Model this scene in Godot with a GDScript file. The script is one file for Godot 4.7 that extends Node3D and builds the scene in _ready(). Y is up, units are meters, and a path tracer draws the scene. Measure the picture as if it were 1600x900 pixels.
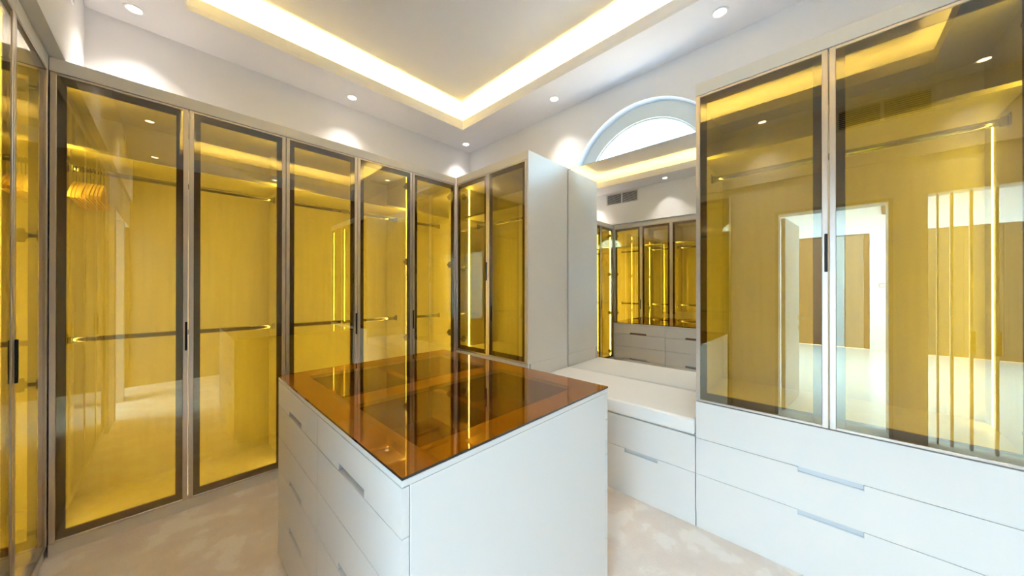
extends Node3D
# A dressing room: amber glass wardrobes round a drawer island, an arched window above a mirror and a bench.
# World axes: x runs along the back run of wardrobes towards the window wall, z runs from that run towards the viewer, y is up.

const FACE_X := 2.135      # fronts of the cabinets on the window wall
const BACK_Z := -2.905     # fronts of the wardrobes on the back wall
const SIDE_X := -0.45      # fronts of the wardrobes on the side wall
const WALL_X := 2.76
const WALL_Z := -3.45
const FRONT_Z := 1.30
const CEIL := 3.22

const COVE_W := 9.8        # light energies
const LED_W := 0.31
const SPOT_W := 0.34
const BEDROOM_W := 38.0

var M := {}
var used := {}

# ---------------------------------------------------------------- naming
func numbered(called: String) -> String:
	if not used.has(called):
		used[called] = 0
		return called
	used[called] += 1
	return "%s_%03d" % [called, used[called]]

func thing(called: String, label: String, category: String, at := Vector3.ZERO, turn := 0.0, group := "") -> Node3D:
	var o := Node3D.new()
	o.name = numbered(called)
	add_child(o)
	o.position = at
	o.rotation.y = turn
	tag(o, label, category, group)
	return o

func tag(o: Node3D, label: String, category: String, group := "") -> void:
	o.set_meta("label", label)
	o.set_meta("category", category)
	if group != "":
		o.set_meta("group", group)

func node(called: String, parent: Node3D, at := Vector3.ZERO, turn := 0.0) -> Node3D:
	var o := Node3D.new()
	o.name = called
	parent.add_child(o, true)
	o.position = at
	o.rotation.y = turn
	return o

func obj(called: String, st: SurfaceTool, mat: Material, parent: Node3D = self) -> MeshInstance3D:
	var o := MeshInstance3D.new()
	o.name = numbered(called) if parent == self else called
	o.mesh = st.commit()
	o.material_override = mat
	parent.add_child(o, true)
	return o

func struct(called: String, st: SurfaceTool, mat: Material, label: String, category: String) -> MeshInstance3D:
	var o := obj(called, st, mat)
	o.set_meta("kind", "structure")
	tag(o, label, category)
	return o

# ---------------------------------------------------------------- shapes
func mb() -> SurfaceTool:
	var st := SurfaceTool.new()
	st.begin(Mesh.PRIMITIVE_TRIANGLES)
	return st

func tri(st: SurfaceTool, a: Vector3, b: Vector3, c: Vector3, n: Vector3) -> void:
	var out := (b - a).cross(c - a)
	for p in ([a, c, b] if out.dot(n) > 0.0 else [a, b, c]):
		st.set_normal(n)
		st.add_vertex(p)

func tri_n(st: SurfaceTool, p: Array, n: Array) -> void:   # three points, three normals
	var out: Vector3 = (p[1] - p[0]).cross(p[2] - p[0])
	var way := [0, 2, 1] if out.dot(n[0] + n[1] + n[2]) > 0.0 else [0, 1, 2]
	for k in way:
		st.set_normal(n[k])
		st.add_vertex(p[k])

func quad(st: SurfaceTool, a: Vector3, b: Vector3, c: Vector3, d: Vector3, n: Vector3) -> void:
	tri(st, a, b, c, n)
	tri(st, a, c, d, n)

func bx(st: SurfaceTool, lo: Vector3, hi: Vector3, r := 0.0) -> void:   # a box, its edges chamfered by r
	var c := (lo + hi) / 2.0
	var h := (hi - lo) / 2.0
	r = minf(r, minf(h.x, minf(h.y, h.z)) * 0.9)
	for ax in 3:
		var u := (ax + 1) % 3
		var v := (ax + 2) % 3
		for s in [-1.0, 1.0]:
			var n := Vector3.ZERO
			n[ax] = s
			var q := []
			for k in [[-1, -1], [1, -1], [1, 1], [-1, 1]]:
				var p := c
				p[ax] += s * h[ax]
				p[u] += k[0] * (h[u] - r)
				p[v] += k[1] * (h[v] - r)
				q.append(p)
			quad(st, q[0], q[1], q[2], q[3], n)
	if r <= 0.0:
		return
	for ax in 3:
		var u := (ax + 1) % 3
		var v := (ax + 2) % 3
		for su in [-1.0, 1.0]:
			for sv in [-1.0, 1.0]:
				var q := []
				for k in [[-1, 0], [1, 0], [1, 1], [-1, 1]]:
					var p := c
					p[ax] += k[0] * (h[ax] - r)
					p[u] += su * (h[u] - (r if k[1] else 0.0))
					p[v] += sv * (h[v] - (0.0 if k[1] else r))
					q.append(p)
				var n := Vector3.ZERO
				n[u] = su
				n[v] = sv
				quad(st, q[0], q[1], q[2], q[3], n.normalized())
	for sx in [-1.0, 1.0]:
		for sy in [-1.0, 1.0]:
			for sz in [-1.0, 1.0]:
				var s := Vector3(sx, sy, sz)
				tri(st, c + s * (h - Vector3(0, r, r)), c + s * (h - Vector3(r, 0, r)), c + s * (h - Vector3(r, r, 0)), s.normalized())

func prism(st: SurfaceTool, pts: PackedVector2Array, z0: float, z1: float, t := Transform3D()) -> void:   # an outline in x and y, drawn out along z
	var flat := Geometry2D.triangulate_polygon(pts)
	for k in range(0, flat.size(), 3):
		for z in [z0, z1]:
			var p := []
			for j in 3:
				var q := pts[flat[k + j]]
				p.append(t * Vector3(q.x, q.y, z))
			tri(st, p[0], p[1], p[2], t.basis * Vector3(0, 0, -1 if (z == z0) == (z0 < z1) else 1))
	var turn := -1.0 if Geometry2D.is_polygon_clockwise(pts) else 1.0
	for k in pts.size():
		var a := pts[k]
		var b := pts[(k + 1) % pts.size()]
		var n := Vector3(b.y - a.y, a.x - b.x, 0).normalized() * turn
		quad(st, t * Vector3(a.x, a.y, z0), t * Vector3(b.x, b.y, z0), t * Vector3(b.x, b.y, z1), t * Vector3(a.x, a.y, z1), t.basis * n)

func tube(st: SurfaceTool, path: Array, rx: float, ry: float, seg := 12) -> void:   # a round or oval bar along a path, its ends closed
	var rings := []
	var side := Vector3.ZERO
	for k in path.size():
		var along: Vector3 = (path[mini(k + 1, path.size() - 1)] - path[maxi(k - 1, 0)]).normalized()
		if k == 0:
			side = along.cross(Vector3.UP if absf(along.y) < 0.9 else Vector3.RIGHT).normalized()
		side = (side - along * side.dot(along)).normalized()
		var up := side.cross(along)
		var ring := []
		for j in seg:
			var a := TAU * j / seg
			ring.append([path[k] + side * cos(a) * rx + up * sin(a) * ry, (side * cos(a) * ry + up * sin(a) * rx).normalized()])
		rings.append([ring, along])
	for k in path.size() - 1:
		for j in seg:
			var a: Array = rings[k][0][j]
			var b: Array = rings[k][0][(j + 1) % seg]
			var c: Array = rings[k + 1][0][(j + 1) % seg]
			var d: Array = rings[k + 1][0][j]
			tri_n(st, [a[0], b[0], c[0]], [a[1], b[1], c[1]])
			tri_n(st, [a[0], c[0], d[0]], [a[1], c[1], d[1]])
	for e in [0, path.size() - 1]:
		for j in seg:
			tri(st, path[e], rings[e][0][j][0], rings[e][0][(j + 1) % seg][0], rings[e][1] * (-1.0 if e == 0 else 1.0))

func lathe(st: SurfaceTool, profile: Array, seg := 28, t := Transform3D()) -> void:   # (radius, height) pairs turned about y, flat between them
	for k in profile.size() - 1:
		var p: Vector2 = profile[k]
		var q: Vector2 = profile[k + 1]
		var n2 := Vector2(q.y - p.y, p.x - q.x).normalized()
		for j in seg:
			var a := TAU * j / seg
			var b := TAU * (j + 1) / seg
			var ca := Vector3(cos(a), 0, sin(a))
			var cb := Vector3(cos(b), 0, sin(b))
			var w := [ca * p.x + Vector3.UP * p.y, cb * p.x + Vector3.UP * p.y, cb * q.x + Vector3.UP * q.y, ca * q.x + Vector3.UP * q.y]
			var n := [ca * n2.x + Vector3.UP * n2.y, cb * n2.x + Vector3.UP * n2.y]
			for i in 4:
				w[i] = t * w[i]
			tri_n(st, [w[0], w[1], w[2]], [t.basis * n[0], t.basis * n[1], t.basis * n[1]])
			tri_n(st, [w[0], w[2], w[3]], [t.basis * n[0], t.basis * n[1], t.basis * n[0]])

func cushion_shape(st: SurfaceTool, size: Vector3, r: float, swell: float) -> void:   # a soft box standing on y = 0, its top a little swollen
	var nu := 8
	var axis := func(half: float, inner: int) -> Array:
		var a := []
		for k in nu + 1:
			a.append(-half + r * (1.0 - cos(PI / 2.0 * k / nu)))
		for k in range(1, inner):
			a.append(lerpf(-half + r, half - r, float(k) / inner))
		for k in nu + 1:
			a.append(half - r + r * sin(PI / 2.0 * k / nu))
		return a
	var xs: Array = axis.call(size.x / 2, 14)
	var zs: Array = axis.call(size.z / 2, 8)
	var ys: Array = axis.call(size.y / 2, 2)
	var h := size / 2.0
	var place := func(p: Vector3) -> Vector3:
		var inner := Vector3(clampf(p.x, -h.x + r, h.x - r), clampf(p.y, -h.y + r, h.y - r), clampf(p.z, -h.z + r, h.z - r))
		var d := p - inner
		var q: Vector3 = inner + d.normalized() * r if d.length() > 1e-6 else p
		if q.y > 0:
			q.y += swell * (1.0 - pow(q.x / h.x, 6.0)) * (1.0 - pow(q.z / h.z, 4.0)) * (q.y / h.y)
		return q + Vector3(0, h.y, 0)
	st.set_smooth_group(0)
	for s in [-1.0, 1.0]:
		for face in 3:
			var us: Array = [zs, xs, xs][face]
			var vs: Array = [ys, zs, ys][face]
			var at := func(u: float, v: float) -> Vector3:
				return place.call([Vector3(s * h.x, v, u), Vector3(u, s * h.y, v), Vector3(u, v, s * h.z)][face])
			for i in us.size() - 1:
				for j in vs.size() - 1:
					var q := [at.call(us[i], vs[j]), at.call(us[i + 1], vs[j]), at.call(us[i + 1], vs[j + 1]), at.call(us[i], vs[j + 1])]
					var out: Vector3 = [Vector3(s, 0, 0), Vector3(0, s, 0), Vector3(0, 0, s)][face]
					for k in [[0, 1, 2], [0, 2, 3]]:
						var a: Vector3 = q[k[0]]
						var b: Vector3 = q[k[1]]
						var c: Vector3 = q[k[2]]
						if (b - a).cross(c - a).dot(out) > 0.0:
							var was := b
							b = c
							c = was
						for p in [a, b, c]:
							st.set_smooth_group(0)
							st.add_vertex(p)
	st.index()
	st.generate_normals()

# ---------------------------------------------------------------- materials
func noise(seed_: int, freq: float, type := FastNoiseLite.TYPE_SIMPLEX_SMOOTH, oct := 4, warp := 0.0) -> FastNoiseLite:
	var n := FastNoiseLite.new()
	n.seed = seed_
	n.frequency = freq
	n.noise_type = type
	n.fractal_octaves = oct
	if warp > 0.0:
		n.domain_warp_enabled = true
		n.domain_warp_amplitude = warp
		n.domain_warp_frequency = freq * 0.7
	return n

func noise_tex(n: FastNoiseLite, side: int, ramp: Array = []) -> NoiseTexture2D:
	var t := NoiseTexture2D.new()
	t.width = side
	t.height = side
	t.seamless = true
	t.noise = n
	if ramp.size():
		var g := Gradient.new()
		var where := PackedFloat32Array()
		var cols := PackedColorArray()
		for r in ramp:
			where.append(r[0])
			cols.append(r[1])
		g.offsets = where
		g.colors = cols
		t.color_ramp = g
	return t

func mat(called: String, c: Color, rough: float, metal := 0.0) -> StandardMaterial3D:
	var m := StandardMaterial3D.new()
	m.resource_name = called
	m.albedo_color = c
	m.roughness = rough
	m.metallic = metal
	M[called] = m
	return m

func patterned(m: StandardMaterial3D, tex: Texture2D, scale_: Vector3) -> void:
	m.albedo_texture = tex
	m.uv1_triplanar = true
	m.uv1_world_triplanar = true
	m.uv1_scale = scale_

func relief(m: StandardMaterial3D, tex: Texture2D, cm: float) -> void:
	m.heightmap_enabled = true
	m.heightmap_texture = tex
	m.heightmap_scale = cm

func glow(called: String, c: Color, energy: float) -> StandardMaterial3D:
	var m := mat(called, c, 0.5)
	m.emission_enabled = true
	m.emission = c
	m.emission_energy_multiplier = energy
	return m

func glass(called: String, c: Color, bend: float) -> StandardMaterial3D:   # solid glass
	var m := mat(called, Color(c.r, c.g, c.b, 0.0), 0.0)
	m.transparency = BaseMaterial3D.TRANSPARENCY_ALPHA
	m.refraction_enabled = true
	m.refraction_scale = bend
	return m

func make_materials() -> void:
	mat("plaster", Color(0.925, 0.925, 0.94), 0.9)
	mat("ceiling_paint", Color(0.92, 0.92, 0.945), 0.92)
	mat("taupe_paint", Color(0.60, 0.54, 0.48), 0.8)
	var lacquer := mat("lacquer", Color(0.90, 0.88, 0.855), 0.32)
	lacquer.metallic_specular = 0.4
	mat("panel", Color(0.905, 0.875, 0.83), 0.4)
	mat("gap_shadow", Color(0.50, 0.48, 0.45), 0.8)
	# the linen pattern of the boards inside the wardrobes
	var linen := mat("linen_board", Color(1, 1, 1), 0.5)
	patterned(linen, noise_tex(noise(5, 0.03, FastNoiseLite.TYPE_VALUE, 3), 512, [[0.0, Color(0.83, 0.80, 0.73)], [0.5, Color(0.86, 0.83, 0.76)], [1.0, Color(0.88, 0.85, 0.78)]]), Vector3(3.0, 0.25, 3.0))
	mat("bronze_frame", Color(0.30, 0.14, 0.07), 0.5, 0.1)
	mat("champagne_metal", Color(0.82, 0.775, 0.73), 0.34, 0.85)
	mat("black_metal", Color(0.02, 0.02, 0.022), 0.35, 0.3)
	mat("chrome", Color(0.72, 0.72, 0.74), 0.08, 1.0)
	mat("hinge_steel", Color(0.62, 0.62, 0.62), 0.18, 1.0)
	mat("steel", Color(0.80, 0.80, 0.80), 0.22, 1.0)
	mat("brushed_steel", Color(0.82, 0.83, 0.84), 0.5, 0.5)
	glass("amber_glass", Color(0.85, 0.76, 0.26), 0.105)
	glass("bronze_top_glass", Color(0.93, 0.70, 0.26), 0.075)
	var clear := mat("clear_glass", Color(0.9, 0.95, 0.96, 0.05), 0.02)
	clear.transparency = BaseMaterial3D.TRANSPARENCY_ALPHA
	mat("mirror_silver", Color(0.95, 0.955, 0.95), 0.0, 1.0)
	mat("mirror_edge", Color(0.25, 0.26, 0.26), 0.5)
	mat("mirror_backing", Color(0.36, 0.38, 0.38), 0.6)
	glow("led", Color(1.0, 0.99, 0.97), 18.0)
	glow("cove_led", Color(1.0, 0.86, 0.55), 2.0)
	glow("lens_glow", Color(1.0, 0.96, 0.90), 4.0)
	mat("downlight_white", Color(0.93, 0.93, 0.93), 0.5)
	var wood := mat("hanger_wood", Color(1, 1, 1), 0.4)
	patterned(wood, noise_tex(noise(9, 0.02), 256, [[0.0, Color(0.88, 0.74, 0.52)], [1.0, Color(0.96, 0.87, 0.68)]]), Vector3(9, 9, 2))
	var oak := mat("oak_veneer", Color(1, 1, 1), 0.4)
	patterned(oak, noise_tex(noise(12, 0.025), 512, [[0.0, Color(0.58, 0.47, 0.38)], [1.0, Color(0.68, 0.57, 0.47)]]), Vector3(3, 0.2, 3))
	mat("walnut", Color(0.44, 0.35, 0.27), 0.45)
	mat("oak_dark", Color(0.52, 0.37, 0.25), 0.4)
	mat("leaf_paint", Color(0.80, 0.79, 0.78), 0.35)
	mat("brass", Color(0.80, 0.66, 0.40), 0.25, 1.0)
	var cloth := mat("cushion_fabric", Color(0.975, 0.955, 0.93), 0.95)
	relief(cloth, noise_tex(noise(21, 0.35), 512), 0.12)
	cloth.uv1_triplanar = true
	cloth.uv1_world_triplanar = true
	cloth.uv1_scale = Vector3(5, 5, 5)
	var felt := mat("tray_lining", Color(0.58, 0.47, 0.38), 0.8)
	felt.metallic_specular = 0.3
	var carpet := mat("carpet", Color(1, 1, 1), 0.97)
	patterned(carpet, noise_tex(noise(3, 0.006, FastNoiseLite.TYPE_SIMPLEX_SMOOTH, 5, 60.0), 1024, [[0.0, Color(0.875, 0.81, 0.76)], [0.42, Color(0.90, 0.84, 0.795)], [0.6, Color(0.915, 0.86, 0.815)], [0.68, Color(0.94, 0.90, 0.865)], [1.0, Color(0.945, 0.905, 0.875)]]), Vector3(0.55, 0.55, 0.55))
	relief(carpet, noise_tex(noise(4, 0.4, FastNoiseLite.TYPE_SIMPLEX, 3), 1024), 0.3)
	mat("marble_floor", Color(0.86, 0.87, 0.87), 0.2)
	mat("grille_dark", Color(0.13, 0.13, 0.14), 0.7)
	mat("grille_white", Color(0.86, 0.86, 0.87), 0.45)
	mat("window_white", Color(0.90, 0.92, 0.92), 0.4)
	mat("sensor_brown", Color(0.50, 0.34, 0.30), 0.5)
	mat("switch_grey", Color(0.55, 0.55, 0.55), 0.5)
	var art := mat("art_print", Color(1, 1, 1), 0.5)
	art.albedo_texture = noise_tex(noise(31, 0.007, FastNoiseLite.TYPE_SIMPLEX_SMOOTH, 4, 90.0), 512, [[0.0, Color(0.78, 0.66, 0.48)], [0.45, Color(0.90, 0.84, 0.74)], [0.52, Color(0.50, 0.33, 0.15)], [0.58, Color(0.88, 0.80, 0.68)], [1.0, Color(0.70, 0.50, 0.25)]])
	art.uv1_triplanar = true
	art.uv1_scale = Vector3(0.8, 0.8, 0.8)

# ---------------------------------------------------------------- lights
func strip_light(parent: Node3D, at: Vector3, facing: Vector3, up: Vector3, size: Vector2, energy: float, c: Color) -> void:
	var l := AreaLight3D.new()
	l.name = "strip_light"
	l.area_size = size
	l.light_energy = energy
	l.light_color = c
	l.area_range = 12.0
	l.area_attenuation = 2.0
	l.shadow_enabled = true
	parent.add_child(l, true)
	l.position = at
	l.basis = Basis.looking_at(facing, up)

# ---------------------------------------------------------------- cabinets
# Every cabinet is built in its own axes: x along its front from the left, y up, the front of its doors at z = 0, its inside at negative z.
func glass_door(unit: Node3D, x0: float, w: float, y0: float, y1: float, hinge_right: bool, handle_y: float, handle_h := 0.18) -> void:
	var g := 0.002
	var door := node("door", unit, Vector3(x0 + g, y0, 0))
	w -= 2 * g
	var h := y1 - y0
	var e := 0.022
	var t := 0.022
	var st := mb()
	bx(st, Vector3(0, 0, -t), Vector3(e, h, 0), 0.0015)
	bx(st, Vector3(w - e, 0, -t), Vector3(w, h, 0), 0.0015)
	bx(st, Vector3(e, 0, -t), Vector3(w - e, e * 0.55, 0), 0.0015)
	bx(st, Vector3(e, h - e * 0.55, -t), Vector3(w - e, h, 0), 0.0015)
	obj("edge_profile", st, M.champagne_metal, door)
	st = mb()
	bx(st, Vector3(e + 0.0005, e * 0.55 + 0.0005, -0.008), Vector3(w - e - 0.0005, h - e * 0.55 - 0.0005, -0.003))
	obj("glass_pane", st, M.amber_glass, door)
	st = mb()
	var f := e + 0.031
	bx(st, Vector3(e, e * 0.55, -t), Vector3(f, h - e * 0.55, -0.011), 0.001)
	bx(st, Vector3(w - f, e * 0.55, -t), Vector3(w - e, h - e * 0.55, -0.011), 0.001)
	bx(st, Vector3(f, e * 0.55, -t), Vector3(w - f, f, -0.011), 0.001)
	bx(st, Vector3(f, h - f, -t), Vector3(w - f, h - e * 0.55, -0.011), 0.001)
	obj("inner_frame", st, M.bronze_frame, door)
	if handle_y > 0.0:
		st = mb()
		var hx := 0.002 if hinge_right else w - 0.013
		bx(st, Vector3(hx, handle_y - y0 - handle_h / 2, -0.001), Vector3(hx + 0.011, handle_y - y0 + handle_h / 2, 0.009), 0.002)
		obj("handle", st, M.black_metal, door)
	var count := 4 if h > 2.2 else 3
	for k in count:
		var hy := lerpf(0.105, h - 0.12, float(k) / (count - 1))
		var s := -1.0 if hinge_right else 1.0
		var bx0 := w if hinge_right else 0.0
		st = mb()
		# cup on the frame, arm, and the cross plate on the side panel
		var add := func(xa: float, ya: float, za: float, xb: float, yb: float, zb: float) -> void:
			var a := Vector3(bx0 + s * xa, hy + ya, za)
			var b := Vector3(bx0 + s * xb, hy + yb, zb)
			bx(st, Vector3(minf(a.x, b.x), a.y, zb), Vector3(maxf(a.x, b.x), b.y, za), 0.0015)
		add.call(0.021, -0.024, -0.0222, 0.049, 0.024, -0.030)
		add.call(0.020, -0.008, -0.030, 0.034, 0.008, -0.052)
		add.call(0.0165, -0.0085, -0.040, 0.032, 0.0085, -0.122)
		add.call(0.0162, -0.034, -0.068, 0.021, -0.012, -0.112)
		add.call(0.0162, 0.012, -0.068, 0.021, 0.034, -0.112)
		add.call(0.0162, -0.0165, -0.060, 0.026, 0.0165, -0.118)
		var hinge := obj("hinge", st, M.hinge_steel, door)
		st = mb()
		for hs in [[-0.023, -0.080], [0.023, -0.080], [-0.023, -0.100], [0.023, -0.100], [0.0, -0.072], [0.0, -0.104]]:
			var ox := 0.0212 if absf(hs[0]) > 0.01 else 0.0322
			add.call(ox, hs[0] - 0.0045, hs[1] + 0.0045, ox + 0.0012, hs[0] + 0.0045, hs[1] - 0.0045)
		obj("screw", st, M.black_metal, hinge)

func clothes_rail(unit: Node3D, x0: float, x1: float, y: float, z: float, mid := false) -> void:
	var rail := node("clothes_rail", unit)
	var st := mb()
	tube(st, [Vector3(x0 + 0.006, y, z), Vector3(x1 - 0.006, y, z)], 0.0075, 0.015, 16)
	obj("bar", st, M.chrome, rail)
	var spots := [[x0, 1.0], [x1, -1.0]]
	for s in spots:
		st = mb()
		var a: float = s[0]
		var b: float = s[0] + s[1] * 0.006
		bx(st, Vector3(minf(a, b), y - 0.024, z - 0.017), Vector3(maxf(a, b), y + 0.03, z + 0.017), 0.002)
		var c: float = s[0] + s[1] * 0.026
		bx(st, Vector3(minf(b, c), y - 0.019, z - 0.0115), Vector3(maxf(b, c), y + 0.019, z + 0.0115), 0.003)
		obj("bracket", st, M.chrome, rail)
	if mid:
		st = mb()
		var m := (x0 + x1) / 2
		bx(st, Vector3(m - 0.03, y - 0.018, z - 0.0105), Vector3(m + 0.03, y + 0.018, z + 0.0105), 0.003)
		obj("joint_sleeve", st, M.steel, rail)

func led_strip(unit: Node3D, x: float, side: float, y0: float, y1: float, z: float, energy: float) -> void:
	# a strip on a side panel, shining across the inside; side is +1 when it shines towards +x
	var st := mb()
	var a := x
	var b := x + side * 0.0025
	bx(st, Vector3(minf(a, b), y0, z - 0.004), Vector3(maxf(a, b), y1, z + 0.004))
	obj("led_strip", st, M.led, unit)
	strip_light(unit, Vector3(b + side * 0.001, (y0 + y1) / 2, z), Vector3(side, 0, 0), Vector3.UP, Vector2(0.009, y1 - y0 - 0.004), energy * (y1 - y0) / 2.4, Color(1.0, 0.91, 0.70))

# o: w, y0, y1 (doors), depth, doors (widths), hinges (true = right), handle_y, plinth, shelves, rails, leds
func glass_cabinet(called: String, label: String, category: String, at: Vector3, turn: float, o: Dictionary) -> Node3D:
	var u := thing(called, label, category, at, turn)
	var w: float = o.w
	var y0: float = o.y0
	var y1: float = o.y1
	var d: float = o.depth
	var p := 0.016
	var zf := -0.024
	var top: float = o.get("top", 2.605)
	for s in 2:
		var st := mb()
		var x := 0.0 if s == 0 else w - p
		bx(st, Vector3(x, y0, -d), Vector3(x + p, y1, zf), 0.0008)
		obj("side_panel", st, M.linen_board, u)
	var st2 := mb()
	bx(st2, Vector3(p, y0, -d), Vector3(w - p, y1, -d + 0.012))
	obj("back_panel", st2, M.linen_board, u)
	st2 = mb()
	bx(st2, Vector3(p, y0, -d + 0.012), Vector3(w - p, y0 + 0.018, zf), 0.0008)
	obj("bottom_panel", st2, M.linen_board, u)
	st2 = mb()
	bx(st2, Vector3(p, y1 - 0.018, -d + 0.012), Vector3(w - p, y1, zf), 0.0008)
	obj("top_panel", st2, M.linen_board, u)
	st2 = mb()
	bx(st2, Vector3(0, y1 + 0.004, -d), Vector3(w, top, -0.001), 0.001)
	obj("fascia", st2, M.panel, u)
	if o.get("plinth", false):
		st2 = mb()
		bx(st2, Vector3(0, 0, -d), Vector3(w, y0, -0.010), 0.001)
		obj("plinth", st2, M.panel, u)
	if o.get("cheek_left", false):
		st2 = mb()
		bx(st2, Vector3(-0.018, y0, -d), Vector3(-0.0005, top, -0.001), 0.001)
		obj("end_panel", st2, M.panel, u)
	if o.get("cheek_right", false):
		st2 = mb()
		bx(st2, Vector3(w + 0.0005, y0, -d), Vector3(w + 0.018, top, -0.001), 0.001)
		obj("end_panel", st2, M.panel, u)
	for y in o.get("shelves", []):
		st2 = mb()
		bx(st2, Vector3(p, y, -d + 0.012), Vector3(w - p, y + 0.02, -0.105), 0.001)
		obj("shelf", st2, M.linen_board, u)
	for y in o.get("rails", []):
		clothes_rail(u, p, w - p, y, -0.30, w > 0.8)
	var x := 0.0
	for k in o.doors.size():
		glass_door(u, x, o.doors[k], y0 + 0.002, y1, o.hinges[k], o.handle_y if o.handles[k] else 0.0)
		x += o.doors[k]
	for l in o.get("leds", []):   # [left or right, z, y0, y1]
		led_strip(u, p if l[0] < 0 else w - p, -float(l[0]), l[2], l[3], l[1], LED_W * float(l[4]))
	return u

# a drawer front with a cut-out grip in its upper or lower edge, in its own axes: front at z = 0, x from 0 to w, y from 0 to h
func drawer(unit: Node3D, at: Vector3, turn: float, w: float, h: float, grip := [], below := false, metal: Material = null) -> void:
	var g := 0.0015
	var pts := PackedVector2Array()
	var n := 0.026
	if grip.size() == 0:
		pts = PackedVector2Array([Vector2(g, g), Vector2(w - g, g), Vector2(w - g, h - g), Vector2(g, h - g)])
	elif below:
		pts = PackedVector2Array([Vector2(g, g), Vector2(grip[0], g), Vector2(grip[0], n), Vector2(grip[1], n), Vector2(grip[1], g), Vector2(w - g, g), Vector2(w - g, h - g), Vector2(g, h - g)])
	else:
		pts = PackedVector2Array([Vector2(g, g), Vector2(w - g, g), Vector2(w - g, h - g), Vector2(grip[1], h - g), Vector2(grip[1], h - n), Vector2(grip[0], h - n), Vector2(grip[0], h - g), Vector2(g, h - g)])
	var d := node("drawer", unit, at, turn)
	var st := mb()
	prism(st, pts, -0.019, 0.0)
	obj("front", st, M.lacquer, d)
	if grip.size():
		st = mb()
		var y0 := g if below else h - n
		var y1 := n if below else h - g
		var deep := -0.030 if below else -0.013
		bx(st, Vector3(grip[0] + 0.0002, y0 + 0.0001, deep - 0.004), Vector3(grip[1] - 0.0002, y1, deep))
		var yl := y1 - 0.002 if below else y0
		bx(st, Vector3(grip[0] + 0.0004, yl + 0.0002, deep), Vector3(grip[1] - 0.0004, yl + 0.002, -0.0015), 0.0004)
		for s in [grip[0], grip[1] - 0.002]:
			bx(st, Vector3(s + 0.0002, y0 + 0.0025, deep), Vector3(s + 0.0018, y1 - 0.0025, -0.0015))
		obj("grip", st, metal if metal else M.brushed_steel, d)

func drawer_chest(called: String, label: String, at: Vector3, turn: float, w: float, d: float, top: float, lines: Array, columns: Array, grip_len: float, skip_first: bool, category := "drawer unit") -> Node3D:
	var u := thing(called, label, category, at, turn)
	var st := mb()
	bx(st, Vector3(0.001, 0.10, -d), Vector3(w - 0.001, top - 0.001, -0.036))
	obj("body", st, M.panel, u)
	st = mb()
	bx(st, Vector3(0.001, 0, -d), Vector3(w - 0.001, 0.0985, -0.008), 0.001)
	obj("plinth", st, M.lacquer, u)
	var x := 0.0
	for c in columns:
		for k in lines.size() - 1:
			var grip := [] if k == 0 and skip_first else [c / 2 - grip_len / 2, c / 2 + grip_len / 2]
			drawer(u, Vector3(x, lines[k + 1], 0), 0, c, lines[k] - lines[k + 1], grip)
		x += c
	return u

# ---------------------------------------------------------------- the room
func _ready() -> void:
	# camera, sky and exposure
	var cam := Camera3D.new()
	cam.name = "camera"
	add_child(cam)
	cam.position = Vector3(0, 1.4, 0)
	cam.rotation_degrees = Vector3(0.118, -46.054, 0.048)
	cam.fov = 2.0 * rad_to_deg(atan(450.0 / 510.32))
	cam.near = 0.02
	cam.far = 200.0
	cam.current = true
	var we := WorldEnvironment.new()
	we.name = "environment"
	var env := Environment.new()
	env.background_mode = Environment.BG_SKY
	var sky := Sky.new()
	var sm := ProceduralSkyMaterial.new()
	sm.sky_top_color = Color(0.55, 0.80, 0.98)
	sm.sky_horizon_color = Color(0.84, 0.96, 1.0)
	sm.ground_horizon_color = Color(0.86, 0.88, 0.86)
	sm.ground_bottom_color = Color(0.70, 0.68, 0.62)
	sky.sky_material = sm
	env.sky = sky
	env.background_energy_multiplier = 9.5
	env.tonemap_mode = Environment.TONE_MAPPER_LINEAR
	env.tonemap_exposure = 2.25
	env.sdfgi_enabled = true
	env.ssao_enabled = true
	env.ssil_enabled = true
	we.environment = env
	add_child(we)
	make_materials()
	# daylight through the bedroom's roof light
	strip_light(self, Vector3(-4.1, 3.54, 0.5), Vector3(0, -1, 0), Vector3(0, 0, 1), Vector2(3.0, 4.0), BEDROOM_W, Color(0.86, 0.96, 1.0))

	build_shell()
	build_bedroom()
	build_cabinets()
	build_island()
	build_bench()
	build_fittings()
	build_hangers()

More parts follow.
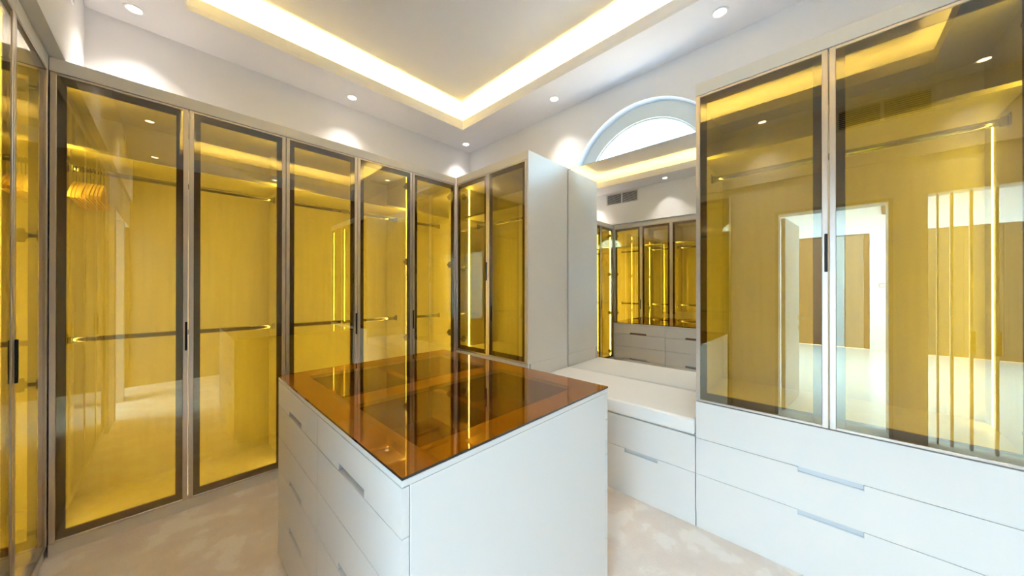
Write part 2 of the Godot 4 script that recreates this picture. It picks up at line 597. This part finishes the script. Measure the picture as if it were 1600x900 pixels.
func build_shell() -> void:
	var st := mb()
	bx(st, Vector3(-0.62, -0.2, WALL_Z), Vector3(WALL_X, 0, FRONT_Z))
	bx(st, Vector3(-1.10, -0.2, WALL_Z), Vector3(-0.62, 0, -0.83))
	struct("floor", st, M.carpet, "pale beige mottled pile carpet round the drawer island", "carpet floor")
	# the back wall
	st = mb()
	bx(st, Vector3(-1.25, -0.2, WALL_Z - 0.15), Vector3(WALL_X + 0.2, 3.7, WALL_Z))
	struct("wall_back", st, M.plaster, "white plaster wall above the long run of glass wardrobes", "wall")
	st = mb()
	bx(st, Vector3(-0.60, -0.2, FRONT_Z), Vector3(WALL_X + 0.2, 3.7, FRONT_Z + 0.15))
	struct("wall_front", st, M.taupe_paint, "plain taupe wall behind the viewer, facing the long run of wardrobes", "wall")
	# the window wall, cut by a half-round opening
	var turned := Transform3D(Basis(Vector3(0, 0, 1), Vector3(0, 1, 0), Vector3(1, 0, 0)), Vector3.ZERO)   # x of the outline runs along z, its depth along x
	st = mb()
	var cz := -1.1707
	var cy := 2.343
	var r := 0.66
	for s in [-1.0, 1.0]:
		var pts := PackedVector2Array()
		var out := WALL_Z if s < 0 else FRONT_Z
		pts.append(Vector2(out, -0.2))
		pts.append(Vector2(cz, -0.2))
		pts.append(Vector2(cz, cy))
		for k in 41:
			var a := PI / 2 * k / 40.0
			pts.append(Vector2(cz + s * r * cos(a), cy + r * sin(a)))
		pts.append(Vector2(cz, 3.7))
		pts.append(Vector2(out, 3.7))
		prism(st, pts, WALL_X, WALL_X + 0.2, turned)
	struct("wall_window", st, M.plaster, "white plaster wall with the half-round window opening", "wall")
	var win := node("window_1", self)
	win.set_meta("kind", "structure")
	tag(win, "half-round arched window above the mirror, blown out by daylight", "window")
	st = mb()
	var r2 := 0.533
	for k in 48:
		var a0 := PI * k / 48.0
		var a1 := PI * (k + 1) / 48.0
		var ring := PackedVector2Array([Vector2(cz + r2 * cos(a0), cy + r2 * sin(a0)), Vector2(cz + 0.6595 * cos(a0), cy + 0.6595 * sin(a0)), Vector2(cz + 0.6595 * cos(a1), cy + 0.6595 * sin(a1)), Vector2(cz + r2 * cos(a1), cy + r2 * sin(a1))])
		prism(st, ring, WALL_X + 0.085, WALL_X + 0.155, turned)
	bx(st, Vector3(WALL_X + 0.085, cy + 0.0005, cz - r2), Vector3(WALL_X + 0.155, cy + 0.065, cz + r2), 0.002)
	obj("window_frame", st, M.window_white, win)
	st = mb()
	for k in 48:
		var a0 := PI * k / 48.0
		var a1 := PI * (k + 1) / 48.0
		var q := 0.519
		var ring := PackedVector2Array([Vector2(cz + q * cos(a0), cy + q * sin(a0)), Vector2(cz + 0.534 * cos(a0), cy + 0.534 * sin(a0)), Vector2(cz + 0.534 * cos(a1), cy + 0.534 * sin(a1)), Vector2(cz + q * cos(a1), cy + q * sin(a1))])
		prism(st, ring, WALL_X + 0.10, WALL_X + 0.14, turned)
	obj("glazing_bead", st, M.window_white, win)
	st = mb()
	var pane := PackedVector2Array()
	for k in 49:
		pane.append(Vector2(cz + 0.525 * cos(PI * k / 48.0), maxf(cy + 0.05, cy + 0.525 * sin(PI * k / 48.0))))
	var flat := Geometry2D.triangulate_polygon(pane)
	for k in range(0, flat.size(), 3):
		var p := []
		for j in 3:
			p.append(Vector3(WALL_X + 0.12, pane[flat[k + j]].y, pane[flat[k + j]].x))
		tri(st, p[0], p[1], p[2], Vector3(-1, 0, 0))
	obj("glass_pane", st, M.clear_glass, win)
	# the side wall: a deep bulkhead over the wardrobes, and two openings to the bedroom
	st = mb()
	bx(st, Vector3(-0.62, 2.61, WALL_Z), Vector3(-0.40, 3.7, FRONT_Z))
	bx(st, Vector3(-0.62, 2.26, -0.819), Vector3(-0.43, 2.61, FRONT_Z))
	bx(st, Vector3(-0.62, -0.2, -0.819), Vector3(-0.43, 2.26, -0.42))
	bx(st, Vector3(-0.62, -0.2, 0.45), Vector3(-0.43, 2.26, 0.655))
	bx(st, Vector3(-1.25, -0.2, WALL_Z), Vector3(-1.10, 3.7, -0.819))
	bx(st, Vector3(-1.10, -0.2, -0.83), Vector3(-0.62, 3.7, -0.812))
	bx(st, Vector3(-1.10, 2.62, WALL_Z), Vector3(-0.62, 3.7, -0.83))
	struct("wall_side", st, M.plaster, "white plaster wall and bulkhead over the side wardrobes, beside the bedroom doorway", "wall")
	# ceiling: a border at the lower height with a raised recess in the middle
	var ox0 := 0.053
	var ox1 := 2.30
	var oz0 := -3.0
	var oz1 := 0.62
	st = mb()
	bx(st, Vector3(-0.40, CEIL, WALL_Z), Vector3(WALL_X, CEIL + 0.03, oz0))
	bx(st, Vector3(-0.40, CEIL, oz1), Vector3(WALL_X, CEIL + 0.03, FRONT_Z))
	bx(st, Vector3(-0.40, CEIL, oz0), Vector3(ox0, CEIL + 0.03, oz1))
	bx(st, Vector3(ox1, CEIL, oz0), Vector3(WALL_X, CEIL + 0.03, oz1))
	bx(st, Vector3(-0.40, CEIL + 0.24, WALL_Z), Vector3(WALL_X, CEIL + 0.45, FRONT_Z))
	struct("ceiling", st, M.ceiling_paint, "white ceiling with a raised rectangular recess glowing round its edge", "ceiling")
	st = mb()
	var lt := 0.025
	var lh := CEIL + 0.10
	bx(st, Vector3(ox0 - lt, CEIL + 0.0305, oz0 - lt), Vector3(ox1 + lt, lh, oz0))
	bx(st, Vector3(ox0 - lt, CEIL + 0.0305, oz1), Vector3(ox1 + lt, lh, oz1 + lt))
	bx(st, Vector3(ox0 - lt, CEIL + 0.0305, oz0), Vector3(ox0, lh, oz1))
	bx(st, Vector3(ox1, CEIL + 0.0305, oz0), Vector3(ox1 + lt, lh, oz1))
	struct("trim_1", st, M.ceiling_paint, "white upstand lip round the ceiling recess", "trim")
	var cove := thing("cove_light", "warm white light strip hidden behind the lip of the ceiling recess", "cove light", Vector3(0, CEIL + 0.031, 0))
	var cc := Color(1.0, 0.855, 0.44)
	var off := 0.075
	for s in [[Vector3((ox0 + ox1) / 2, 0, oz0 - off), ox1 - ox0, true], [Vector3((ox0 + ox1) / 2, 0, oz1 + off), ox1 - ox0, true], [Vector3(ox0 - off, 0, (oz0 + oz1) / 2), oz1 - oz0, false], [Vector3(ox1 + off, 0, (oz0 + oz1) / 2), oz1 - oz0, false]]:
		st = mb()
		var at: Vector3 = s[0]
		var half: float = s[1] / 2.0
		var v := Vector3(half, 0, 0.01) if s[2] else Vector3(0.01, 0, half)
		bx(st, at - v, at + v + Vector3(0, 0.008, 0))
		obj("led_strip", st, M.cove_led, cove)
		strip_light(cove, at + Vector3(0, 0.012, 0), Vector3.UP, Vector3(0, 0, 1) if s[2] else Vector3(1, 0, 0), Vector2(s[1], 0.018), COVE_W * s[1] / 11.0, cc)

func build_bedroom() -> void:
	# the bright room beyond the doorway, seen only in the reflections
	var x0 := -6.9
	var z0 := -3.0
	var z1 := 4.2
	var h := 3.55
	var st := mb()
	bx(st, Vector3(x0, -0.2, z0), Vector3(-0.62, 0, z1))
	struct("floor_bedroom", st, M.marble_floor, "pale polished floor of the bedroom beyond the doorway", "floor")
	st = mb()
	bx(st, Vector3(x0 - 0.2, h, z0 - 0.2), Vector3(-5.62, h + 0.15, z1 + 0.2))
	bx(st, Vector3(-2.58, h, z0 - 0.2), Vector3(-0.62, h + 0.15, z1 + 0.2))
	bx(st, Vector3(-5.62, h, z0 - 0.2), Vector3(-2.58, h + 0.15, -1.52))
	bx(st, Vector3(-5.62, h, 2.52), Vector3(-2.58, h + 0.15, z1 + 0.2))
	struct("ceiling_bedroom", st, M.ceiling_paint, "white ceiling of the bedroom beyond the doorway", "ceiling")
	var win := node("window_2", self)
	win.set_meta("kind", "structure")
	tag(win, "wide roof light over the bedroom letting cool daylight in", "roof light")
	st = mb()
	for x in [-5.62, -4.125, -2.63]:
		bx(st, Vector3(x, h + 0.06, -1.52), Vector3(x + 0.05, h + 0.13, 2.52), 0.003)
	bx(st, Vector3(-5.57, h + 0.06, -1.52), Vector3(-2.63, h + 0.13, -1.47), 0.003)
	bx(st, Vector3(-5.57, h + 0.06, 2.47), Vector3(-2.63, h + 0.13, 2.52), 0.003)
	obj("window_frame", st, M.window_white, win)
	for x in [-5.57, -4.075]:
		st = mb()
		quad(st, Vector3(x, h + 0.1, -1.47), Vector3(x + 1.445, h + 0.1, -1.47), Vector3(x + 1.445, h + 0.1, 2.47), Vector3(x, h + 0.1, 2.47), Vector3(0, -1, 0))
		obj("glass_pane", st, M.clear_glass, win)
	st = mb()
	bx(st, Vector3(x0 - 0.2, -0.2, z0 - 0.2), Vector3(x0, 2.69, -0.75))
	bx(st, Vector3(x0 - 0.2, -0.2, 0.715), Vector3(x0, 2.69, 1.55))
	bx(st, Vector3(x0 - 0.2, -0.2, 3.4), Vector3(x0, 2.69, z1 + 0.2))
	bx(st, Vector3(x0 - 0.2, 2.69, z0 - 0.2), Vector3(x0, h, z1 + 0.2))
	struct("wall_bedroom_far", st, M.plaster, "white far wall of the bedroom, holding the tall wooden doors", "wall")
	st = mb()
	bx(st, Vector3(x0, -0.2, z1), Vector3(-0.62, h, z1 + 0.2))
	bx(st, Vector3(-0.62, -0.2, FRONT_Z + 0.15), Vector3(-0.45, h, z1 + 0.2))
	struct("wall_bedroom_side", st, M.plaster, "white bedroom walls beside the doorway", "wall")
	st = mb()
	bx(st, Vector3(x0, -0.2, z0 - 0.2), Vector3(-1.25, h, z0))
	struct("wall_bedroom_end", st, M.plaster, "white end wall of the bedroom beyond the doorway", "wall")
	# tall wooden doors in the far wall
	var widths := [[-0.75, 0.02, "oak_dark"], [0.02, 0.30, "leaf_paint"], [0.30, 0.62, "oak_veneer"], [0.62, 0.715, "oak_dark"]]
	var far := node("door_2", self)
	far.set_meta("kind", "structure")
	tag(far, "tall brown wooden door in the far bedroom wall beside the light switch", "door")
	for d: Array in widths:
		st = mb()
		bx(st, Vector3(x0 - 0.12, 0.004, d[0] + 0.002), Vector3(x0 - 0.05, 2.685, d[1] - 0.002), 0.004)
		obj("panel", st, M[d[2]], far)
	var closet := thing("bedroom_closet", "beige wooden closet doors built into the far bedroom wall", "closet", Vector3(x0, 0, 1.55))
	st = mb()
	bx(st, Vector3(-0.19, 0, 0.002), Vector3(-0.03, 2.688, 1.848))
	obj("body", st, M.oak_dark, closet)
	for k in 4:
		st = mb()
		bx(st, Vector3(-0.03, 0.06, 0.002 + k * 0.462), Vector3(-0.008, 2.685, 0.46 + k * 0.462), 0.002)
		obj("door", st, M.walnut, closet)
	# small things on the far wall
	var sensor := thing("wall_lamp", "brown half-round wall lamp high on the far bedroom wall", "wall lamp", Vector3(x0, 3.2, 0.95))
	st = mb()
	bx(st, Vector3(0, -0.10, -0.05), Vector3(0.02, 0.12, 0.05), 0.004)
	obj("base", st, M.sensor_brown, sensor)
	st = mb()
	lathe(st, [Vector2(0.0, -0.13), Vector2(0.045, -0.11), Vector2(0.065, -0.05), Vector2(0.068, 0.13), Vector2(0.0, 0.13)], 20, Transform3D(Basis(), Vector3(0.088, 0, 0)))
	obj("shade", st, M.sensor_brown, sensor)
	var sw := thing("light_switch", "small grey switch plate on the far bedroom wall", "light switch", Vector3(x0, 1.48, 0.93))
	st = mb()
	bx(st, Vector3(0, -0.05, -0.08), Vector3(0.01, 0.05, 0.08), 0.003)
	obj("plate", st, M.switch_grey, sw)
	for k in 2:
		st = mb()
		bx(st, Vector3(0.01, -0.032, -0.06 + k * 0.063), Vector3(0.014, 0.032, -0.003 + k * 0.063), 0.001)
		obj("rocker", st, M.downlight_white, sw)
	# the picture near the glazed screen
	var art := thing("wall_picture", "abstract swirl picture in a brown frame on the bedroom side wall", "picture", Vector3(-2.2, 1.60, z1 - 0.002))
	st = mb()
	bx(st, Vector3(-0.6, -0.75, -0.03), Vector3(0.6, 0.75, 0.0), 0.004)
	obj("frame", st, M.oak_dark, art)
	st = mb()
	bx(st, Vector3(-0.56, -0.71, -0.034), Vector3(0.56, 0.71, -0.03))
	obj("print", st, M.art_print, art)
	# the doorway: lining, open leaf with lever handle
	var way := node("door_1", self)
	way.set_meta("kind", "structure")
	tag(way, "pale door standing open into the bright bedroom doorway", "door")
	st = mb()
	bx(st, Vector3(-0.63, 0, -0.42), Vector3(-0.42, 2.26, -0.39), 0.002)
	bx(st, Vector3(-0.63, 0, 0.42), Vector3(-0.42, 2.26, 0.45), 0.002)
	bx(st, Vector3(-0.63, 2.23, -0.39), Vector3(-0.42, 2.26, 0.42), 0.002)
	obj("door_lining", st, M.leaf_paint, way)
	var leaf := node("leaf", way, Vector3(-0.64, 0.006, -0.385), deg_to_rad(6.0))
	st = mb()
	bx(st, Vector3(-0.80, 0, 0), Vector3(0, 2.215, 0.04), 0.002)
	obj("panel", st, M.leaf_paint, leaf)
	st = mb()
	tube(st, [Vector3(-0.74, 1.02, 0.04), Vector3(-0.74, 1.02, 0.085), Vector3(-0.70, 1.02, 0.095), Vector3(-0.62, 1.02, 0.095)], 0.009, 0.009, 10)
	bx(st, Vector3(-0.765, 0.99, 0.04), Vector3(-0.715, 1.05, 0.047), 0.003)
	bx(st, Vector3(-0.76, 0.86, 0.04), Vector3(-0.72, 0.92, 0.046), 0.003)
	obj("handle", st, M.brass, leaf)
	# a glazed screen with slim frames and pull handles, in the second opening
	var scr := node("door_3", self)
	scr.set_meta("kind", "structure")
	tag(scr, "glazed screen of narrow framed panes beside the doorway", "glass door")
	st = mb()
	bx(st, Vector3(-0.62, 0, FRONT_Z - 0.03), Vector3(-0.432, 2.255, FRONT_Z - 0.0005), 0.002)
	obj("jamb", st, M.oak_dark, scr)
	var zs := [0.655, 0.716, 0.790, 0.893, 1.02]
	for k in zs.size():
		st = mb()
		var wd: float = 0.012 if k < 2 else 0.018
		bx(st, Vector3(-0.55, 0.0, zs[k]), Vector3(-0.515, 2.255, zs[k] + wd), 0.002)
		obj("stile", st, M.champagne_metal, scr)
		var nxt: float = zs[k + 1] if k + 1 < zs.size() else FRONT_Z
		st = mb()
		quad(st, Vector3(-0.532, 0, zs[k] + wd), Vector3(-0.532, 0, nxt), Vector3(-0.532, 2.255, nxt), Vector3(-0.532, 2.255, zs[k] + wd), Vector3(1, 0, 0))
		obj("glass_pane", st, M.clear_glass, scr)
		if k >= 3:
			st = mb()
			bx(st, Vector3(-0.515, 0.84, zs[k] - 0.004), Vector3(-0.49, 1.04, zs[k] + 0.026), 0.003)
			obj("handle", st, M.brass, scr)

func build_cabinets() -> void:
	var depth := 0.53
	var dw := 0.5167
	var pair := [dw, dw]
	# the back wall: five doors
	var tall := {"w": 2 * dw, "y0": 0.065, "y1": 2.53, "depth": depth, "doors": pair, "hinges": [false, true], "handles": [true, false], "handle_y": 1.10, "plinth": true, "shelves": [2.175], "rails": [2.108, 1.095], "leds": [[-1, -0.075, 0.085, 2.51, 1.0], [1, -0.085, 0.085, 2.51, 1.0]]}
	glass_cabinet("wardrobe", "two-door amber glass wardrobe in the near left corner with wooden hangers on its rail", "wardrobe", Vector3(SIDE_X, 0, BACK_Z), 0, tall)
	glass_cabinet("wardrobe", "two-door amber glass wardrobe in the middle of the long run, behind the island's left", "wardrobe", Vector3(SIDE_X + 2 * dw, 0, BACK_Z), 0, tall)
	var one := tall.duplicate()
	one.merge({"w": FACE_X - 0.002 - (SIDE_X + 4 * dw), "doors": [FACE_X - 0.002 - (SIDE_X + 4 * dw)], "hinges": [true], "handles": [true], "leds": [[-1, -0.075, 0.085, 2.51, 1.0]]}, true)
	glass_cabinet("wardrobe", "single-door amber glass wardrobe at the far inner corner, beside the raised corner cabinet", "wardrobe", Vector3(SIDE_X + 4 * dw, 0, BACK_Z), 0, one)
	# the side wall: four doors, from the corner to the doorway
	var sw := (-0.84 - BACK_Z - 0.004) / 4
	var side := tall.duplicate()
	side.merge({"w": sw, "doors": [sw], "leds": [[1, -0.04, 0.085, 2.51, 0.9]], "depth": 0.60}, true)
	var said := ["meeting the hanger wardrobe at the corner", "second from the corner on the side wall", "third from the corner on the side wall", "last on the side wall before the bedroom doorway"]
	for k in 4:
		var s := side.duplicate()
		s.merge({"leds": [[-1 if k == 0 else 1, -0.30 if k == 0 else -0.04, 0.085, 2.51, 1.5 if k == 0 else 0.8]], "hinges": [k % 2 == 0], "handles": [k % 2 == 0], "cheek_left": k == 3}, true)
		glass_cabinet("side_wardrobe", "single-door amber glass wardrobe " + said[k], "wardrobe", Vector3(SIDE_X, 0, BACK_Z + 0.004 + (k + 1) * sw), PI / 2, s)
	# the window wall: raised cabinets over drawers
	var cw := -1.882 - (BACK_Z + 0.002)
	var up := {"w": cw, "y0": 0.742, "y1": 2.53, "depth": 0.62, "doors": [cw / 2, cw / 2], "hinges": [false, true], "handles": [true, false], "handle_y": 1.57, "shelves": [2.175], "rails": [2.108], "leds": [[-1, -0.17, 0.762, 2.51, 0.9]], "cheek_right": true}
	glass_cabinet("glass_cabinet", "raised two-door amber glass cabinet in the far corner, left of the mirror", "glass cabinet", Vector3(FACE_X, 0, BACK_Z + 0.002), -PI / 2, up)
	drawer_chest("drawer_base", "white drawer base under the far corner glass cabinet, mostly behind the island", Vector3(FACE_X, 0, BACK_Z + 0.002), -PI / 2, cw + 0.018, 0.62, 0.742, [0.740, 0.526, 0.316, 0.10], [cw + 0.018], 0.25, true)
	var dr := 0.563
	var right := up.duplicate()
	right.merge({"w": 2 * dr, "doors": [dr, dr], "leds": [[1, -0.50, 0.762, 2.15, 0.06], [1, -0.05, 0.762, 2.51, 0.15], [-1, -0.05, 0.762, 2.51, 0.18]], "cheek_right": false, "cheek_left": false}, true)
	glass_cabinet("glass_cabinet", "large two-door amber glass cabinet right of the mirror, reflecting the bright doorway", "glass cabinet", Vector3(FACE_X, 0, -0.556), -PI / 2, right)
	drawer_chest("drawer_base", "wide white drawer base with three long drawers under the large right-hand glass cabinet", Vector3(FACE_X, 0, -0.556), -PI / 2, 2 * dr, 0.62, 0.742, [0.740, 0.526, 0.316, 0.10], [2 * dr], 0.225, true)
	var last := up.duplicate()
	var lw := 0.563
	last.merge({"w": lw, "doors": [lw], "hinges": [true], "handles": [true], "leds": [[1, -0.05, 0.762, 2.51, 0.5]], "cheek_right": true}, true)
	glass_cabinet("glass_cabinet", "single-door amber glass cabinet at the end of the window wall, outside the picture", "glass cabinet", Vector3(FACE_X, 0, 0.572), -PI / 2, last)
	drawer_chest("drawer_base", "narrow white drawer base at the end of the window wall, outside the picture", Vector3(FACE_X, 0, 0.572), -PI / 2, lw, 0.62, 0.742, [0.740, 0.526, 0.316, 0.10], [lw], 0.2, true)

func build_island() -> void:
	var x0 := 0.377
	var x1 := 1.385
	var z0 := -2.03
	var z1 := -0.724
	var is_ := thing("island", "white drawer island with an amber glass top showing divided trays", "island", Vector3((x0 + x1) / 2, 0, (z0 + z1) / 2))
	var hx := (x1 - x0) / 2
	var hz := (z1 - z0) / 2
	var st := mb()
	bx(st, Vector3(-hx + 0.036, 0.05, -hz + 0.026), Vector3(hx - 0.036, 0.79, hz - 0.026))
	obj("body", st, M.panel, is_)
	st = mb()
	bx(st, Vector3(-hx + 0.05, 0, -hz + 0.04), Vector3(hx - 0.05, 0.05, hz - 0.04))
	obj("plinth", st, M.panel, is_)
	for s in [-1.0, 1.0]:
		st = mb()
		bx(st, Vector3(-hx + 0.022, 0.012, minf(s * hz, s * (hz - 0.024))), Vector3(hx - 0.022, 0.9255, maxf(s * hz, s * (hz - 0.024))), 0.001)
		obj("end_panel", st, M.lacquer, is_)
	# the top board is a ring with a cross beam, over four lined trays
	st = mb()
	var rw := 0.11
	var ty0 := 0.927
	var ty1 := 0.9435
	bx(st, Vector3(-hx, ty0, -hz), Vector3(-hx + rw, ty1, hz), 0.0012)
	bx(st, Vector3(hx - rw, ty0, -hz), Vector3(hx, ty1, hz), 0.0012)
	bx(st, Vector3(-hx + rw, ty0, -hz), Vector3(hx - rw, ty1, -hz + rw), 0.0012)
	bx(st, Vector3(-hx + rw, ty0, hz - rw), Vector3(hx - rw, ty1, hz), 0.0012)
	bx(st, Vector3(-hx + rw, ty0, -0.06), Vector3(hx - rw, ty1, 0.06), 0.0012)
	obj("top_frame", st, M.lacquer, is_)
	for s in [[-hx + 0.022, -hx + rw, -hz + 0.0245, hz - 0.0245], [hx - rw, hx - 0.022, -hz + 0.0245, hz - 0.0245], [-hx + rw, hx - rw, -hz + 0.0245, -hz + rw], [-hx + rw, hx - rw, hz - rw, hz - 0.0245], [-hx + rw, hx - rw, -0.06, 0.06]]:
		st = mb()
		bx(st, Vector3(s[0], 0.80, s[2]), Vector3(s[1], ty0 - 0.0005, s[3]))
		obj("tray_wall", st, M.tray_lining, is_)
	for s in [-1.0, 1.0]:
		st = mb()
		var a: float = 0.0605 if s > 0 else -hz + rw + 0.0005
		var b: float = hz - rw - 0.0005 if s > 0 else -0.0605
		bx(st, Vector3(-0.05, 0.80, a), Vector3(-0.012, 0.925, b), 0.001)
		obj("divider", st, M.tray_lining, is_)
	st = mb()
	bx(st, Vector3(-hx + 0.036, 0.791, -hz + 0.026), Vector3(hx - 0.036, 0.7995, hz - 0.026))
	obj("tray_floor", st, M.tray_lining, is_)
	st = mb()
	bx(st, Vector3(-hx - 0.001, 0.945, -hz - 0.001), Vector3(hx + 0.001, 0.952, hz + 0.001))
	obj("glass_top", st, M.bronze_top_glass, is_)
	# drawers on both long sides, two columns of five
	var lines := [0.9255, 0.803, 0.645, 0.478, 0.262, 0.05]
	var grips := [true, false, true, true, false]
	for s in 2:
		var turn := -PI / 2 if s == 0 else PI / 2
		for c in 2:
			var wd := hz
			var start := -hz + c * hz
			for k in 5:
				var at := Vector3(-hx, lines[k + 1], start) if s == 0 else Vector3(hx, lines[k + 1], hz - c * hz)
				drawer(is_, at, turn, wd, lines[k] - lines[k + 1], [wd / 2 - 0.105, wd / 2 + 0.105] if grips[k] else [], true)

func build_bench() -> void:
	var z0 := -1.862
	var z1 := -0.557
	var w := z1 - z0 - 0.003
	drawer_chest("bench", "white bench base with drawers under the long cream cushion", Vector3(FACE_X, 0, z0 + 0.0015), -PI / 2, w, 0.62, 0.532, [0.530, 0.316, 0.10], [w / 2, w / 2], 0.22, true, "bench")
	var cu := thing("bench_cushion", "long cream upholstered seat cushion on the bench below the mirror", "cushion", Vector3(FACE_X + 0.30, 0.5325, (z0 + z1) / 2))
	var st := mb()
	cushion_shape(st, Vector3(0.60, 0.095, z1 - z0 - 0.012), 0.018, 0.006)
	obj("pad", st, M.cushion_fabric, cu)
	st = mb()
	var pz := (z1 - z0 - 0.012) / 2 - 0.012
	tube(st, [Vector3(-0.2975, 0.086, -pz), Vector3(-0.2975, 0.086, pz)], 0.003, 0.003, 8)
	obj("piping", st, M.cushion_fabric, cu)
	# the mirror, hung a touch out of true
	var mi := thing("wall_mirror", "large frameless mirror on the window wall between the two raised glass cabinets", "mirror", Vector3(WALL_X - 0.016, 1.60, (z0 + z1) / 2))
	st = mb()
	var mh := 0.985
	var mw := (z1 - z0) / 2 - 0.004
	bx(st, Vector3(-0.004, -mh, -mw), Vector3(0.0, mh, mw), 0.0005)
	obj("silvered_glass", st, M.mirror_silver, mi)
	st = mb()
	bx(st, Vector3(0.0002, -mh, -mw), Vector3(0.006, mh, mw))
	obj("backing", st, M.mirror_backing, mi)
	st = mb()
	for y in [-mh - 0.002, mh]:
		bx(st, Vector3(-0.0045, y, -mw - 0.002), Vector3(0.006, y + 0.002, mw + 0.002))
	for z in [-mw - 0.002, mw]:
		bx(st, Vector3(-0.0045, -mh, z), Vector3(0.006, mh, z + 0.002))
	obj("edge_strip", st, M.mirror_edge, mi)
	mi.rotation_degrees = Vector3(0, 0.45, 0)
	mi.rotation_degrees.z = 0.15

func build_fittings() -> void:
	# recessed downlights in the ceiling border
	var spots := [
		[-0.18, -3.25, "round recessed downlight in the ceiling border above the hanger wardrobe"],
		[1.18, -3.255, "round recessed downlight in the ceiling above the middle of the long wardrobe run"],
		[2.56, -3.275, "round recessed downlight in the ceiling at the far room corner"],
		[2.533, -1.881, "round recessed downlight in the ceiling left of the arched window"],
		[2.495, -0.505, "round recessed downlight in the ceiling right of the arched window"],
		[2.50, 0.86, "round recessed downlight in the ceiling above the end of the window wall cabinets"],
		[-0.18, -1.88, "round recessed downlight in the ceiling above the side wardrobes, reflected in the mirror"],
		[-0.18, -0.505, "round recessed downlight in the ceiling between the side wardrobes and the doorway"],
		[-0.18, 0.90, "round recessed downlight in the ceiling above the glazed screen"],
		[1.18, 0.86, "round recessed downlight in the ceiling above the blank wall behind the viewer"],
	]
	for s in spots:
		var d := thing("downlight", s[2], "downlight", Vector3(s[0], CEIL, s[1]), 0, "recessed ceiling downlights")
		var st := mb()
		lathe(st, [Vector2(0.050, 0.0), Vector2(0.050, -0.003), Vector2(0.047, -0.005), Vector2(0.038, -0.004), Vector2(0.034, -0.0005)], 32)
		obj("ring", st, M.downlight_white, d)
		st = mb()
		lathe(st, [Vector2(0.034, -0.0025), Vector2(0.0, -0.0025)], 32)
		obj("lens", st, M.lens_glow, d)
		var l := SpotLight3D.new()
		l.name = "downlight_beam"
		l.light_color = Color(1.0, 0.965, 0.92)
		l.light_energy = SPOT_W
		l.spot_angle = 46.0
		l.spot_angle_attenuation = 1.0
		l.spot_range = 12.0
		l.spot_attenuation = 2.0
		l.light_size = 0.03
		l.shadow_enabled = true
		d.add_child(l, true)
		l.position = Vector3(0, -0.036, 0)
		l.rotation_degrees.x = -90
	# air grilles on the bulkhead
	for g in [[-2.72, "white double air grille high on the bulkhead near the corner, reflected in the mirror"], [0.38, "white double air grille high above the bedroom doorway, reflected in the right-hand glass"]]:
		var v := thing("air_grille", g[1], "air grille", Vector3(-0.40, 3.09, g[0]))
		var st := mb()
		bx(st, Vector3(0.0005, -0.095, -0.30), Vector3(0.002, 0.095, 0.30))
		obj("backing", st, M.grille_dark, v)
		st = mb()
		var f := 0.016
		bx(st, Vector3(0.002, -0.105, -0.315), Vector3(0.014, -0.105 + f, 0.315), 0.002)
		bx(st, Vector3(0.002, 0.105 - f, -0.315), Vector3(0.014, 0.105, 0.315), 0.002)
		for z in [-0.315, -0.0125, 0.29]:
			bx(st, Vector3(0.002, -0.105 + f, z), Vector3(0.014, 0.105 - f, z + 0.025), 0.002)
		obj("frame", st, M.grille_white, v)
		for k in 9:
			for z in [-0.29, 0.0125]:
				st = mb()
				var y := -0.078 + k * 0.0195
				prism(st, PackedVector2Array([Vector2(0.0025, y + 0.006), Vector2(0.012, y - 0.004), Vector2(0.0128, y - 0.0032), Vector2(0.0033, y + 0.0068)]), z, z + 0.2775)
				obj("slat", st, M.grille_white, v)

func build_hangers() -> void:
	var rng := RandomNumberGenerator.new()
	rng.seed = 7
	var label := "pale wooden clothes hanger with a steel hook on the upper rail of the corner wardrobe"
	var proto := thing("clothes_hanger", label, "clothes hanger", Vector3.ZERO, 0, "wooden hangers on the corner wardrobe's rail")
	# in its own axes the rail passes through the origin along x; the hanger spreads along z
	var st := mb()
	var turned := Transform3D(Basis(Vector3(0, 0, 1), Vector3(0, 1, 0), Vector3(1, 0, 0)), Vector3.ZERO)
	var top := PackedVector2Array()
	var low := PackedVector2Array()
	for k in 25:
		var z := lerpf(-0.205, 0.205, k / 24.0)
		var a := absf(z) / 0.205
		var y := -0.075 - 0.105 * pow(a, 1.35) * (1.0 if a < 0.98 else 1.03)
		top.append(Vector2(z, y))
		low.append(Vector2(z, y - lerpf(0.036, 0.020, a)))
	low.reverse()
	top.append_array(low)
	prism(st, top, -0.0052, 0.0052, turned)
	obj("body", st, M.hanger_wood, proto)
	st = mb()
	tube(st, [Vector3(0, -0.196, -0.19), Vector3(0, -0.196, 0.19)], 0.0048, 0.0048, 8)
	obj("trouser_bar", st, M.hanger_wood, proto)
	st = mb()
	var path := []
	for k in 15:
		var a := lerpf(deg_to_rad(-35.0), deg_to_rad(200.0), k / 14.0)
		path.append(Vector3(0, 0.0005 + 0.0185 * sin(a), 0.0185 * cos(a)))
	path.reverse()
	path.append(Vector3(0, -0.022, 0.003))
	path.append(Vector3(0, -0.04, 0.0))
	path.append(Vector3(0, -0.085, 0.0))
	tube(st, path, 0.0019, 0.0019, 8)
	obj("hook", st, M.chrome, proto)
	var nth := ["first", "second", "third", "fourth", "fifth", "sixth", "seventh", "eighth", "last"]
	for k in 9:
		var h := proto
		if k > 0:
			h = proto.duplicate()
			h.name = numbered("clothes_hanger")
			add_child(h)
		h.set_meta("label", "pale wooden clothes hanger with steel hook, %s from the left panel of the corner wardrobe" % nth[k])
		h.position = Vector3(-0.4 + k * 0.0128, 2.108, BACK_Z - 0.30)
		h.rotation = Vector3(rng.randf_range(-0.012, 0.012), rng.randf_range(-0.012, 0.012), 0)
